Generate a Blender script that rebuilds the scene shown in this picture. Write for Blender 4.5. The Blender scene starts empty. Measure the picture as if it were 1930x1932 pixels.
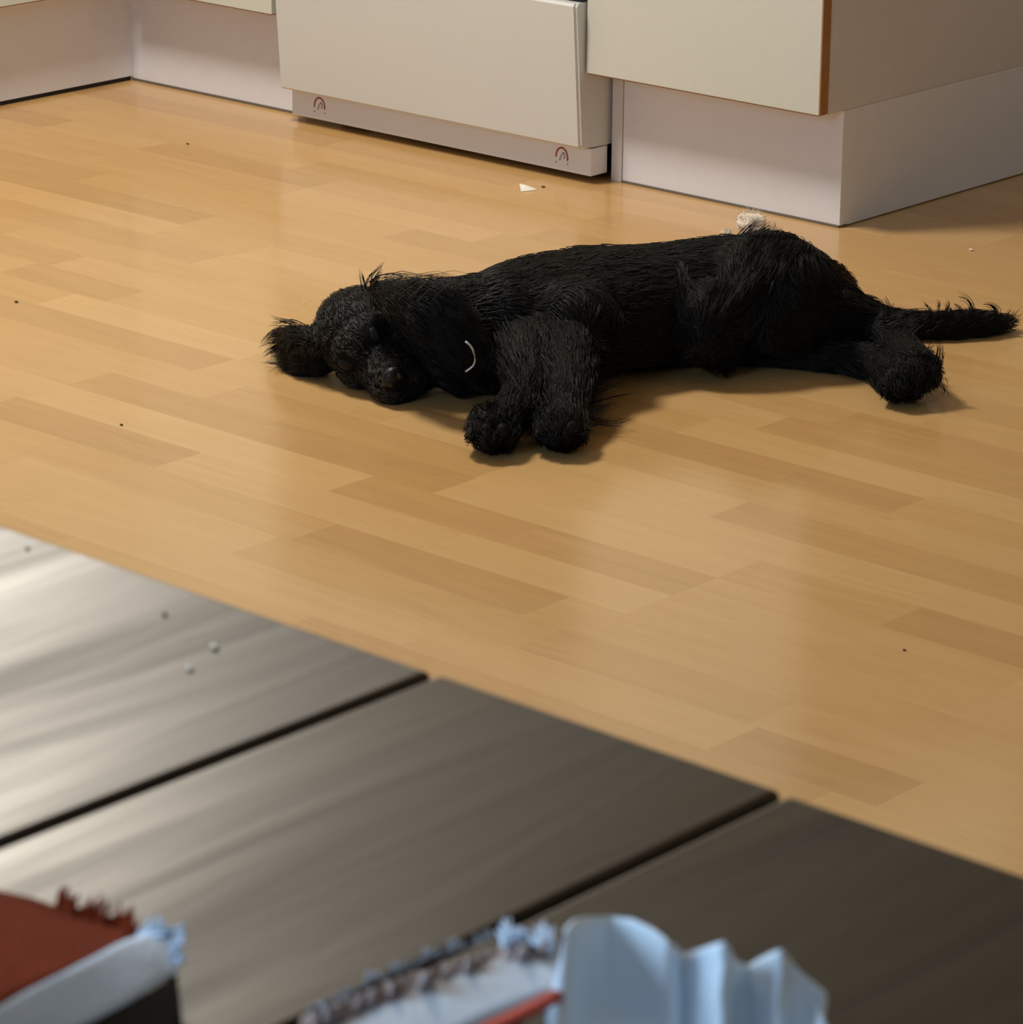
import bpy, bmesh, math, random
import numpy as np
from mathutils import Vector, Matrix, kdtree
from math import sin, cos, pi, radians

C = bpy.context.scene.collection
scene = bpy.context.scene
random.seed(4); rng = np.random.default_rng(7)

# ------------------------------------------------------------------ camera
F_PX, CAM_H = 6560.0, 1.096
YAW, PITCH, ROLL = -0.72841539, 0.32704549, 0.00813438
fwd = Vector((sin(YAW)*cos(PITCH), cos(YAW)*cos(PITCH), -sin(PITCH)))
rt0 = Vector((cos(YAW), -sin(YAW), 0)); up0 = rt0.cross(fwd)
right = rt0*cos(ROLL) + up0*sin(ROLL); up = -rt0*sin(ROLL) + up0*cos(ROLL)
CAM = Vector((0, 0, CAM_H))
cd = bpy.data.cameras.new('camera'); cam = bpy.data.objects.new('camera', cd); C.objects.link(cam)
M = Matrix((right, up, -fwd)).transposed().to_4x4(); M.translation = CAM
cam.matrix_world = M
cd.sensor_fit = 'HORIZONTAL'; cd.sensor_width = 36; cd.lens = F_PX/1930*36
cd.dof.use_dof = True; cd.dof.focus_distance = 3.85; cd.dof.aperture_fstop = 40
cd.clip_start = 0.02
scene.camera = cam

# ------------------------------------------------------------------ light
W = bpy.data.worlds.new('World'); scene.world = W; W.use_nodes = True
W.node_tree.nodes['Background'].inputs[0].default_value = (.62, .70, 1.0, 1)
W.node_tree.nodes['Background'].inputs[1].default_value = .22
def lamp(name, kind, loc, energy, color, size=.1, aim=None, sy=None):
    l = bpy.data.lights.new(name, kind); l.energy = energy; l.color = color
    if kind == 'AREA':
        l.size = size
        if sy: l.shape = 'RECTANGLE'; l.size_y = sy
        else: l.shape = 'DISK'
    else: l.shadow_soft_size = size
    o = bpy.data.objects.new(name, l); C.objects.link(o); o.location = loc
    if aim: o.rotation_euler = (Vector(aim)-Vector(loc)).to_track_quat('-Z', 'Y').to_euler()
    return o
kl = lamp('kitchen_lamp', 'SPOT', (-3.34, 2.60, 2.04), 114, (1, .93, .84), .20, aim=(-3.34, 2.60, 0))
kl.data.spot_size = radians(166); kl.data.spot_blend = .12
lamp('cool_fill', 'AREA', (-1.55, -0.60, 1.40), 22, (.52, .75, 1.0), .9, aim=(-.5, .55, .75), sy=1.1)  # added cool fill light for the cloths; no window is modelled
vs = scene.view_settings
scene.display_settings.display_device = 'sRGB'
vs.view_transform = 'Standard'; vs.look = 'None'; vs.gamma = 1; vs.use_curve_mapping = False
vs.exposure = 0.50

# ------------------------------------------------------------------ helpers
def ray(x, y): return right*((x-965)/F_PX) - up*((y-966)/F_PX) + fwd
def at(x, y, z=0.0):
    d = ray(x, y); return CAM + d*((z-CAM_H)/d.z)
def mat(name, color, rough=.5, spec=.5, metal=0, bump=None, noise=None):
    m = bpy.data.materials.new(name); m.use_nodes = True
    nt = m.node_tree; b = nt.nodes['Principled BSDF']
    b.inputs['Base Color'].default_value = (*color, 1); b.inputs['Roughness'].default_value = rough
    b.inputs['Specular IOR Level'].default_value = spec; b.inputs['Metallic'].default_value = metal
    tc = nt.nodes.new('ShaderNodeTexCoord')
    if noise:      # (scale, amount)
        n = nt.nodes.new('ShaderNodeTexNoise'); n.inputs['Scale'].default_value = noise[0]; n.inputs['Detail'].default_value = 4
        nt.links.new(tc.outputs['Object'], n.inputs['Vector'])
        mx = nt.nodes.new('ShaderNodeMix'); mx.data_type = 'RGBA'
        mx.inputs[6].default_value = (*[c*(1-noise[1]) for c in color], 1); mx.inputs[7].default_value = (*[min(1, c*(1+noise[1])) for c in color], 1)
        nt.links.new(n.outputs[0], mx.inputs[0]); nt.links.new(mx.outputs[2], b.inputs['Base Color'])
    if bump:       # (scale, strength)
        n = nt.nodes.new('ShaderNodeTexNoise'); n.inputs['Scale'].default_value = bump[0]; n.inputs['Detail'].default_value = 3
        nt.links.new(tc.outputs['Object'], n.inputs['Vector'])
        bp = nt.nodes.new('ShaderNodeBump'); bp.inputs['Strength'].default_value = bump[1]; bp.inputs['Distance'].default_value = .002
        nt.links.new(n.outputs[0], bp.inputs['Height']); nt.links.new(bp.outputs[0], b.inputs['Normal'])
    return m
def obj(name, me, m=None, parent=None, smooth=False, kind=None):
    if isinstance(me, bmesh.types.BMesh):
        bm = me; me = bpy.data.meshes.new(name); bm.to_mesh(me); bm.free()
    o = bpy.data.objects.new(name, me); C.objects.link(o)
    if m: me.materials.append(m)
    if parent: o.parent = parent
    if smooth: me.polygons.foreach_set('use_smooth', [True]*len(me.polygons))
    if kind: o['kind'] = kind
    return o
def thing(name, label, cat, loc=(0, 0, 0), group=None):
    o = bpy.data.objects.new(name, None); C.objects.link(o); o.empty_display_size = .05
    o['label'] = label; o['category'] = cat
    if group: o['group'] = group
    return o
def tag(o, label, cat, group=None):
    o['label'] = label; o['category'] = cat
    if group: o['group'] = group
    return o
def box(bm, x0, y0, z0, x1, y1, z1):
    v = [bm.verts.new(p) for p in ((x0,y0,z0),(x1,y0,z0),(x1,y1,z0),(x0,y1,z0),(x0,y0,z1),(x1,y0,z1),(x1,y1,z1),(x0,y1,z1))]
    for f in ((3,2,1,0),(4,5,6,7),(0,1,5,4),(1,2,6,5),(2,3,7,6),(3,0,4,7)): bm.faces.new([v[i] for i in f])
def boxes(*bs, bevel=0):
    bm = bmesh.new()
    for b in bs: box(bm, *b)
    if bevel: bmesh.ops.bevel(bm, geom=bm.edges[:], offset=bevel, segments=2, affect='EDGES', profile=.5)
    return bm
def loft(bm, secs, n=20, ref=None, caps=True):
    """secs: (centre, half width across, half height); width lies across the path, level with the ground"""
    rings = []
    N = len(secs)
    for i, (c, a, b) in enumerate(secs):
        t = (secs[min(i+1, N-1)][0] - secs[max(i-1, 0)][0]).normalized()
        z = ref if ref is not None else Vector((0, 0, 1))
        if abs(t.dot(z)) > .97: z = Vector((.69, -.73, 0.1)).normalized()
        s = t.cross(z).normalized(); u = s.cross(t).normalized()
        rings.append([bm.verts.new(c + s*(a*cos(2*pi*k/n)) + u*(b*sin(2*pi*k/n))) for k in range(n)])
    for r0, r1 in zip(rings, rings[1:]):
        for k in range(n): bm.faces.new((r0[k], r0[(k+1) % n], r1[(k+1) % n], r1[k]))
    if caps: bm.faces.new(rings[0][::-1]); bm.faces.new(rings[-1])
    return rings
def chain(bm, pts, n=18):
    """round tapering limb with ball ends"""
    loft(bm, [(p, r, r) for p, r in pts], n)
    for p, r in (pts[0], pts[-1]): ell(bm, p, (r, r, r))
def ell(bm, c, r, axes=None, seg=24):
    Rm = Matrix.Identity(3) if axes is None else Matrix(axes).transposed()
    m = Matrix.Translation(c) @ Rm.to_4x4() @ Matrix.Diagonal((*r, 1))
    bmesh.ops.create_uvsphere(bm, u_segments=seg, v_segments=seg//2+2, radius=1, matrix=m)
def tube(bm, pts, r, n=8, taper=False):
    N = len(pts)
    loft(bm, [(Vector(p), (r*(1-i/N) if taper else r), (r*(1-i/N) if taper else r)) for i, p in enumerate(pts)], n)
def strand_mesh(P, R, n=3):
    """P (N,S,3) hair paths, R (N,S) radii -> thin tapering solid hairs as one mesh"""
    N, S, _ = P.shape
    T = np.gradient(P, axis=1); T /= np.linalg.norm(T, axis=2, keepdims=True)+1e-9
    ref = np.where(np.abs(T[..., 2:3]) > .9, np.array([1., 0, 0]), np.array([0, 0, 1.]))
    U = np.cross(T, ref); U /= np.linalg.norm(U, axis=2, keepdims=True)+1e-9
    V = np.cross(T, U)
    ang = np.arange(n)*2*pi/n
    ring = P[:, :, None, :] + R[:, :, None, None]*(U[:, :, None, :]*np.cos(ang)[None, None, :, None] + V[:, :, None, :]*np.sin(ang)[None, None, :, None])
    verts = ring.reshape(-1, 3)
    verts[:, 2] = np.maximum(verts[:, 2], .0008)
    i = np.arange(N)[:, None, None]*S*n; s = np.arange(S-1)[None, :, None]*n; k = np.arange(n)[None, None, :]; k1 = (k+1) % n
    q = np.stack(np.broadcast_arrays(i+s+k, i+s+k1, i+s+n+k1, i+s+n+k), -1).reshape(-1, 4)
    me = bpy.data.meshes.new('hair')
    me.vertices.add(len(verts)); me.vertices.foreach_set('co', verts.astype(np.float32).ravel())
    me.loops.add(q.size); me.loops.foreach_set('vertex_index', q.astype(np.int32).ravel())
    me.polygons.add(len(q)); me.polygons.foreach_set('loop_start', (np.arange(len(q))*4).astype(np.int32))
    me.polygons.foreach_set('loop_total', np.full(len(q), 4, np.int32))
    me.update(calc_edges=True)
    me.polygons.foreach_set('use_smooth', np.ones(len(q), bool))
    return me

# ------------------------------------------------------------------ materials
cream = mat('cream_laminate', (.63, .64, .57), .42, .4, noise=(60, .03))
white = mat('pale_plinth', (.77, .77, .80), .5, .4, noise=(40, .04))
carcass_m = mat('carcass_white', (.68, .65, .63), .5, .4, noise=(30, .04))
beech = mat('beech_edge', (.36, .16, .05), .5, noise=(90, .2))
enamel = mat('white_enamel', (.65, .67, .65), .3, .5, noise=(8, .02))
enamel2 = mat('base_enamel', (.78, .80, .85), .35, .5)
black_glass = mat('black_glass', (.008, .008, .009), .08, .5)
dark = mat('dark_rubber_and_shade', (.012, .011, .01), .7)  # rubber parts; also paints the shade under the red cloth and left plinth
seal_m = mat('seal_and_shade_strip', (.16, .135, .10), .7)
red_ink = mat('red_print', (.30, .035, .03), .5)
grey_ink = mat('grey_print', (.28, .28, .31), .5)
wall_m = mat('wall_paint', (.66, .60, .48), .8, .3, bump=(80, .1))
ceil_m = mat('ceiling_paint', (.8, .78, .74), .9, .2)

def floor_material():
    m = bpy.data.materials.new('beech_laminate'); m.use_nodes = True; nt = m.node_tree; L = nt.links
    b = nt.nodes['Principled BSDF']
    at_ = nt.nodes.new('ShaderNodeAttribute'); at_.attribute_name = 'strip'
    sep = nt.nodes.new('ShaderNodeSeparateColor'); L.new(at_.outputs['Color'], sep.inputs[0])
    geo = nt.nodes.new('ShaderNodeTexCoord')
    off = nt.nodes.new('ShaderNodeCombineXYZ')
    mul = nt.nodes.new('ShaderNodeMath'); mul.operation = 'MULTIPLY'; mul.inputs[1].default_value = 37.0
    L.new(sep.outputs[1], mul.inputs[0]); L.new(mul.outputs[0], off.inputs[0]); L.new(mul.outputs[0], off.inputs[2])
    add = nt.nodes.new('ShaderNodeVectorMath'); L.new(geo.outputs['Object'], add.inputs[0]); L.new(off.outputs[0], add.inputs[1])
    def noise(sx, sy, scale, detail, dist=0):
        mp = nt.nodes.new('ShaderNodeMapping'); mp.inputs['Scale'].default_value = (sx, sy, 1)
        L.new(add.outputs[0], mp.inputs[0])
        n = nt.nodes.new('ShaderNodeTexNoise'); n.inputs['Scale'].default_value = scale; n.inputs['Detail'].default_value = detail
        n.inputs['Distortion'].default_value = dist
        L.new(mp.outputs[0], n.inputs['Vector']); return n
    fine = noise(9, 160, 2.2, 6, .6)      # short pores along the strip
    fig = noise(2.6, 24, 1.0, 4, 2.2)     # broad figure
    ramp = nt.nodes.new('ShaderNodeValToRGB'); e = ramp.color_ramp.elements
    e[0].position = 0; e[0].color = (.425, .234, .083, 1); e[1].position = 1; e[1].color = (.66, .428, .186, 1)
    mid = ramp.color_ramp.elements.new(.5); mid.color = (.555, .334, .128, 1)
    def madd(x, k, y):
        a = nt.nodes.new('ShaderNodeMath'); a.operation = 'MULTIPLY_ADD'; a.inputs[1].default_value = k
        L.new(x, a.inputs[0])
        if isinstance(y, float): a.inputs[2].default_value = y
        else: L.new(y, a.inputs[2])
        return a.outputs[0]
    v = madd(fine.outputs[0], .17, madd(fig.outputs[0], .42, madd(sep.outputs[0], .56, -.055)))
    L.new(v, ramp.inputs[0]); L.new(ramp.outputs[0], b.inputs['Base Color'])
    b.inputs['Roughness'].default_value = .27; b.inputs['Specular IOR Level'].default_value = .42
    rr = nt.nodes.new('ShaderNodeMath'); rr.operation = 'MULTIPLY_ADD'; rr.inputs[1].default_value = .07; rr.inputs[2].default_value = .13
    L.new(fig.outputs[0], rr.inputs[0]); L.new(rr.outputs[0], b.inputs['Roughness'])
    return m
def table_material():
    m = bpy.data.materials.new('stained_boards'); m.use_nodes = True; nt = m.node_tree; L = nt.links
    b = nt.nodes['Principled BSDF']
    tc = nt.nodes.new('ShaderNodeTexCoord')
    def noise(sx, sy, scale, detail, dist):
        mp = nt.nodes.new('ShaderNodeMapping'); mp.inputs['Scale'].default_value = (sx, sy, 1); L.new(tc.outputs['Object'], mp.inputs[0])
        n = nt.nodes.new('ShaderNodeTexNoise'); n.inputs['Scale'].default_value = scale; n.inputs['Detail'].default_value = detail; n.inputs['Distortion'].default_value = dist
        L.new(mp.outputs[0], n.inputs['Vector']); return n
    n1 = noise(30, 3.0, 1.6, 4, .8); n2 = noise(9, 2, 1.7, 3, .5)
    r = nt.nodes.new('ShaderNodeValToRGB'); e = r.color_ramp.elements
    e[0].position = .3; e[0].color = (.010, .0065, .004, 1); e[1].position = .72; e[1].color = (.040, .026, .014, 1)
    L.new(n1.outputs[0], r.inputs[0]); L.new(r.outputs[0], b.inputs['Base Color'])
    rr = nt.nodes.new('ShaderNodeMath'); rr.operation = 'MULTIPLY_ADD'; rr.inputs[1].default_value = .20; rr.inputs[2].default_value = .44
    L.new(n2.outputs[0], rr.inputs[0])
    r2 = nt.nodes.new('ShaderNodeMath'); r2.operation = 'MULTIPLY_ADD'; r2.inputs[1].default_value = -.22; L.new(n1.outputs[0], r2.inputs[0]); L.new(rr.outputs[0], r2.inputs[2]); L.new(r2.outputs[0], b.inputs['Roughness'])
    b.inputs['Specular IOR Level'].default_value = .24; b.inputs['Specular Tint'].default_value = (1, .89, .62, 1)
    bp = nt.nodes.new('ShaderNodeBump'); bp.inputs['Strength'].default_value = .2; bp.inputs['Distance'].default_value = .0015
    L.new(n1.outputs[0], bp.inputs['Height']); L.new(bp.outputs[0], b.inputs['Normal'])
    return m
floor_m = floor_material(); table_m = table_material()

# ------------------------------------------------------------------ floor: beech strips 66 mm wide
BASE, P = 2.5319, .0659
def row_y(k): return BASE + k*P if k <= 0 else BASE + k*.0640
# strips read off the place: row -> (x0, x1, tone); tone 0 dark .. 1 light
KNOWN = {
    7: [(-3.75, -3.235, .12)], 11: [(-3.6, -3.26, .15)], 1: [(-3.075, -2.73, .95), (-2.73, -2.45, .62)], 2: [(-3.22, -3.025, .2), (-2.0235, -1.878, .1), (-1.878, -1.60, .5)],
    0: [(-3.30, -2.735, .22), (-2.735, -2.50, .7), (-2.45, -2.0, .85), (-2.0, -1.70, .24), (-1.70, -1.4, .3)],
    -1: [(-2.65, -2.25, .35), (-2.25, -1.81, .8), (-1.81, -1.52, .78)],
    -2: [(-3.1, -2.795, .62), (-2.795, -2.53, .2), (-2.53, -2.247, .14), (-2.247, -1.884, .86), (-1.884, -1.698, .45), (-1.698, -1.40, .12)],
    -3: [(-2.79, -2.328, .95), (-2.328, -2.10, .2), (-2.10, -1.884, .25), (-1.884, -1.53, .6)],
    -4: [(-2.80, -2.51, .12), (-2.51, -2.14, .75), (-2.14, -1.884, .85), (-1.884, -1.6, .6)],
    -5: [(-2.25, -1.95, .15), (-1.95, -1.6, .55)],
    -6: [(-2.63, -2.263, .8), (-2.263, -1.9, .45), (-1.9, -1.64, .35), (-1.64, -1.35, .6)],
    -7: [(-1.63, -1.46, .05), (-1.46, -1.1, .6)],
    4: [(-2.50, -2.145, .8), (-2.145, -1.80, .25)], 5: [(-2.1, -1.7, .2), (-3.5, -3.08, .3), (-3.08, -2.75, .7)], 3: [(-2.2, -1.88, .85), (-1.88, -1.5, .8), (-3.5, -3.2, .25)],
    6: [(-3.07, -2.60, .85)], 9: [(-3.0, -2.55, .25)], 10: [(-3.26, -2.9, .8)],
}
fx0, fx1 = -4.6, 1.4
bm = bmesh.new(); tones = []
for k in range(-56, 47):
    y0, y1 = row_y(k), row_y(k+1)
    known = sorted(KNOWN.get(k, [])); segs = []; x = fx0; x += -random.random()*.3
    def fill(x, xe):
        while x < xe-1e-6:
            n = x + random.choice((.30, .38, .46, .56))*random.uniform(.9, 1.1)
            if xe-n < .12: n = xe
            segs.append((x, n, min(.95, max(.05, random.gauss(.52, .16))))); x = n
    for s in known:
        if s[0] > x: fill(x, s[0])
        segs.append(s); x = s[1]
    fill(x, fx1)
    for s0, s1, t in segs:
        s0, s1 = max(s0, fx0), min(s1, fx1)
        if s1 <= s0: continue
        f = bm.faces.new([bm.verts.new(p) for p in ((s0, y0, 0), (s1, y0, 0), (s1, y1, 0), (s0, y1, 0))])
        tones.append((t, random.random()))
fl = obj('floor', bm, floor_m, kind='structure')
ca = fl.data.color_attributes.new('strip', 'FLOAT_COLOR', 'CORNER')
ca.data.foreach_set('color', [c for (t, r) in tones for _ in range(4) for c in (t, r, 0, 1)])

# ------------------------------------------------------------------ room shell
obj('wall_back', boxes((-4.66, 4.12, 0, -2.62, 4.22, 2.5)), wall_m, kind='structure')
obj('wall_recess', boxes((-2.72, 4.22, 0, -2.62, 5.42, 2.5)), wall_m, kind='structure')
obj('wall_far', boxes((-2.72, 5.42, 0, 1.4, 5.52, 2.5)), wall_m, kind='structure')
obj('wall_left', boxes((-4.66, -1.1, 0, -4.56, 4.12, 2.5)), wall_m, kind='structure')
obj('wall_right', boxes((1.4, -1.1, 0, 1.5, 5.52, 2.5)), wall_m, kind='structure')
obj('ceiling', boxes((-4.66, -1.1, 2.5, 1.4, 5.52, 2.6)), ceil_m, kind='structure')

# ------------------------------------------------------------------ kitchen units
YF, XL = 3.5015, -3.915      # door fronts of the back run and of the left run
def edge_door(parent, x0, x1, z0, z1, y, band_right=False):
    d = obj('door', boxes((x0, y, z0, x1-(.0004 if band_right else 0), y+.017, z1), bevel=.0008), cream, parent)
    b = [(x1-.0004, y+.0006, z0+.0006, x1+.0012, y+.017, z1)] if band_right else []
    e = obj('edge_band', boxes((x0+.002, y+.001, z0-.0012, x1-.002, y+.017, z0-.0002), *b), beech, d)
    return d
# right-hand end unit
u = thing('base_cabinet', 'cream kitchen base cabinet with brown door edge, right of the white stove', 'cabinet')
obj('carcass', boxes((-2.992, 3.5195, .1545, -2.6056, 4.10, .87), (-2.9925, 3.553, 0, -2.9745, 4.10, .1545), bevel=.0008), carcass_m, u)
edge_door(u, -2.9955, -2.6056, .156, .865, YF, True)
obj('plinth', boxes((-2.9735, 3.5547, .003, -2.6056, 3.5707, .1543), (-2.6216, 3.571, .0015, -2.6056, 4.10, .1543), bevel=.0006), white, u)
obj('seal_and_shade_strip', boxes((-2.9735, 3.5535, 0, -2.6066, 3.5690, .003)), seal_m, u)
# unit between the corner and the stove
u = thing('base_cabinet', 'cream kitchen base cabinet in the back corner, left of the white stove', 'cabinet')
obj('carcass', boxes((-3.96, 3.5195, .156, -3.605, 4.10, .87)), carcass_m, u)
edge_door(u, -3.912, -3.598, .156, .865, YF)
obj('plinth', boxes((-3.9605, 3.5547, .004, -3.60, 3.5707, .156)), white, u)
obj('seal_and_shade_strip', boxes((-3.9605, 3.5537, 0, -3.60, 3.5690, .004)), seal_m, u)
# left run, facing right
u = thing('base_cabinet', 'cream kitchen base cabinet running along the left wall into the corner', 'cabinet')
obj('carcass', boxes((-4.52, 2.2, .156, XL-.018, 3.50, .87)), carcass_m, u)
for y0, y1 in ((2.20, 2.797), (2.80, 3.4995)):
    d = obj('door', boxes((XL-.017, y0, .158, XL, y1, .865), bevel=.0008), cream, u)
    obj('edge_band', boxes((XL-.017, y0+.002, .1568, XL-.001, y1-.002, .1578)), beech, d)
obj('plinth', boxes((-3.9765, 2.2, .007, -3.9605, 3.5545, .156)), white, u)
obj('seal_and_shade_strip', boxes((-3.9765, 2.2, 0, -3.9635, 3.553, .007)), dark, u)  # near-black strip painted in for the shaded gap under this plinth

# ------------------------------------------------------------------ stove
s = thing('stove', 'white freestanding stove with tilted drawer front and red arc markings', 'stove')
SX0, SX1 = -3.574, -2.9985
obj('body', boxes((SX0, 3.553, .05, SX1, 4.10, .85)), enamel, s)
obj('base_panel', boxes((SX0, 3.5172, .0105, SX1, 3.552, .0485), bevel=.0012), enamel2, s)
bm = bmesh.new()          # drawer front, leaning out towards the top, wedge shaped from the side
prof = [(3.5525, .0495), (3.4985, .0520), (3.4945, .0550), (3.4805, .2470), (3.4830, .2510), (3.5525, .2510)]
va = [bm.verts.new((SX0-.002, y, z)) for y, z in prof]; vb = [bm.verts.new((SX1, y, z)) for y, z in prof]
for i in range(len(prof)):
    j = (i+1) % len(prof); bm.faces.new((va[i], va[j], vb[j], vb[i]))
bm.faces.new(va[::-1]); bm.faces.new(vb)
bmesh.ops.bevel(bm, geom=[e for e in bm.edges if abs(e.verts[0].co.x-e.verts[1].co.x) < 1e-4 and e.verts[0].co.y < 3.52 and e.verts[1].co.y < 3.52], offset=.0035, segments=3, affect='EDGES')
bmesh.ops.recalc_face_normals(bm, faces=bm.faces)
obj('drawer_front', bm, enamel, s)
od = obj('oven_door', boxes((SX0+.001, 3.492, .2565, SX1-.001, 3.552, .70), bevel=.002), black_glass, s)
bm = bmesh.new(); tube(bm, [(SX0+.06, 3.455, .655), (SX1-.06, 3.455, .655)], .009, 12)
box(bm, SX0+.09, 3.455, .649, SX0+.105, 3.494, .661); box(bm, SX1-.105, 3.455, .649, SX1-.09, 3.494, .661)
obj('handle', bm, enamel, od)
cp = obj('control_panel', boxes((SX0, 3.495, .705, SX1, 3.552, .845), bevel=.002), enamel, s)
for i in range(5):
    bm = bmesh.new(); kx = SX0+.09+i*.1; tube(bm, [(kx, 3.497, .775), (kx, 3.470, .775)], .02, 20); obj('knob', bm, dark, cp)
obj('cooktop', boxes((SX0, 3.495, .852, SX1, 4.10, .862)), black_glass, s)
for fx in (SX0+.05, SX1-.05):
    for fy in (3.60, 4.02):
        obj('foot', boxes((fx-.015, fy-.015, 0, fx+.015, fy+.015, .05)), dark, s)
def marking(cx, cz, tilt):
    y = 3.5168; R_ = .0105; w = .0014
    def strip(pts, w, m, parent):
        bm = bmesh.new()
        for (x0, z0), (x1, z1) in zip(pts, pts[1:]):
            d = Vector((x1-x0, z1-z0)).normalized()*w/2; nx, nz = -d.y, d.x
            f = [(x0+nx, z0+nz), (x1+nx, z1+nz), (x1-nx, z1-nz), (x0-nx, z0-nz)]
            v = [bm.verts.new((a, y, b)) for a, b in f] + [bm.verts.new((a, y+.0004, b)) for a, b in f]
            bm.faces.new(v[:4])
            for i in range(4): bm.faces.new((v[i], v[(i+1) % 4], v[4+(i+1) % 4], v[4+i]))
        return obj('marking', bm, m, parent)
    arc = [(cx+R_*cos(a), cz+.013*sin(a)-.001) for a in np.linspace(radians(188+tilt), radians(-12+tilt), 15)]
    o = strip(arc, .0024, red_ink, s); o['label'] = 'red arc printed on the stove base'
    g = strip([(cx-.004, cz-.006), (cx-.001, cz+.001), (cx+.003, cz+.006), (cx+.006, cz+.001), (cx+.003, cz-.003)], .0018, grey_ink, s)
    g['label'] = 'small grey print inside the red arc'
    for dx in (-.0105, .0105):
        d = strip([(cx+dx-.001, cz-.009), (cx+dx+.001, cz-.0095)], .002, grey_ink, s); d['label'] = 'small grey dot under the red arc'
marking(-3.517, .0310, 0); marking(-3.0506, .0305, -4)

# ------------------------------------------------------------------ crumbs on the floor
paper_m = mat('scrap_white', (.80, .76, .68), .7); fluff_m = mat('fluff_white', (.78, .70, .58), .95, .1); crumb_m = mat('crumb_brown', (.10, .05, .02), .8); crumb_w = mat('crumb_pale', (.85, .74, .55), .25, .8)
bm = bmesh.new()
pts = [(980, 346), (992, 349), (1014, 357), (1003, 359), (983, 361)]
zz = [.006, .006, .001, .001, .001]
vt = [bm.verts.new(at(x, y, z)) for (x, y), z in zip(pts, zz)]; vb = [bm.verts.new(v.co-Vector((0, 0, .0009))) for v in vt]
bm.faces.new(vt[::-1]); bm.faces.new(vb)
for i in range(5): bm.faces.new((vt[i], vt[(i+1) % 5], vb[(i+1) % 5], vb[i]))
bmesh.ops.recalc_face_normals(bm, faces=bm.faces)
tag(obj('paper_scrap', bm, paper_m), 'small torn white scrap on the floor in front of the stove', 'scrap')
def pebble(name, x, y, r, m, label, cat, group=None, flat=.6):
    p = at(x, y, r*flat); bm = bmesh.new(); bmesh.ops.create_icosphere(bm, subdivisions=2, radius=r, matrix=Matrix.Translation(p) @ Matrix.Diagonal((1.2, .8, flat, 1)))
    for v in bm.verts: v.co += Vector((random.gauss(0, r*.1), random.gauss(0, r*.1), 0)); v.co.z = max(v.co.z, .0003)
    return tag(obj(name, bm, m, smooth=True), label, cat, group)
pebble('crumb', 1025, 352, .0028, crumb_m, 'tiny brown crumb just right of the torn white scrap', 'crumb', flat=.4)
pebble('crumb', 1832, 471, .0026, crumb_w, 'tiny pale crumb on the bare floor at the right, above the tail', 'crumb')
pebble('crumb', 31, 569, .0026, crumb_m, 'tiny brown crumb at the left edge of the floor', 'crumb', flat=.4)
pebble('crumb', 354, 271, .0024, crumb_m, 'tiny brown crumb on the floor between the corner and the dog', 'crumb', flat=.4)
pebble('crumb', 229, 801, .0018, crumb_m, 'tiny dark crumb on the floor between the table and the dog ear', 'crumb', flat=.5)
pebble('crumb', 1706, 1226, .0015, crumb_m, 'tiny dark crumb on the floor at the right above the table', 'crumb', flat=.5)
pebble('crumb', 573, 572, .0014, crumb_w, 'tiny white crumb on the floor above the lower dog ear', 'crumb', flat=.5)

# ------------------------------------------------------------------ table
TX0, TX1, TY0, TY1, TZ = -1.4822, .2428, -.30, .6645, .74
t = thing('dining_table', 'dark brown wooden table with wide boards in the foreground', 'table')
seams = [TX0, -1.30, -1.10, -.90, -.6205, -.4970, -.35, -.20, -.05, .10, TX1]
for x0, x1 in zip(seams, seams[1:]):
    x0 += .0012; x1 -= .0012
    bm = boxes((x0, TY0, TZ-.028, x1, TY1+random.uniform(-.0006, .0006), TZ), bevel=.0022)
    obj('board', bm, table_m, t)
obj('apron', boxes((TX0+.08, TY0+.08, .62, TX1-.08, TY0+.105, TZ-.0285), (TX0+.08, TY1-.105, .62, TX1-.08, TY1-.08, TZ-.0285),
                   (TX0+.08, TY0+.1055, .62, TX0+.105, TY1-.1055, TZ-.0285), (TX1-.105, TY0+.1055, .62, TX1-.08, TY1-.1055, TZ-.0285), (TX0+.1055, TY0+.1055, TZ-.034, TX1-.1055, TY1-.1055, TZ-.0285)), dark, t)
for x in (TX0+.115, TX1-.185):
    for y in (TY0+.115, TY1-.185): obj('leg', boxes((x, y, 0, x+.07, y+.07, TZ-.035), bevel=.004), table_m, t)

for x, y, r, lb in ((405, 1223, .0012, 'tiny pale crumb on the left table board near its far edge'), (358, 1263, .0010, 'tiny pale crumb on the left table board, left of a similar one'), (52, 1036, .0007, 'tiny dark speck on the table corner at the far left'), (311, 1161, .0008, 'tiny dark speck near the table edge on the left board')):
    p = at(x, y, .7400); bm = bmesh.new(); bmesh.ops.create_icosphere(bm, subdivisions=2, radius=r, matrix=Matrix.Translation(p + Vector((0, 0, r*.5))) @ Matrix.Diagonal((1.2, .9, .55, 1)))
    tag(obj('crumb', bm, crumb_w if 'pale' in lb else crumb_m, smooth=True), lb, 'crumb')
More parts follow.
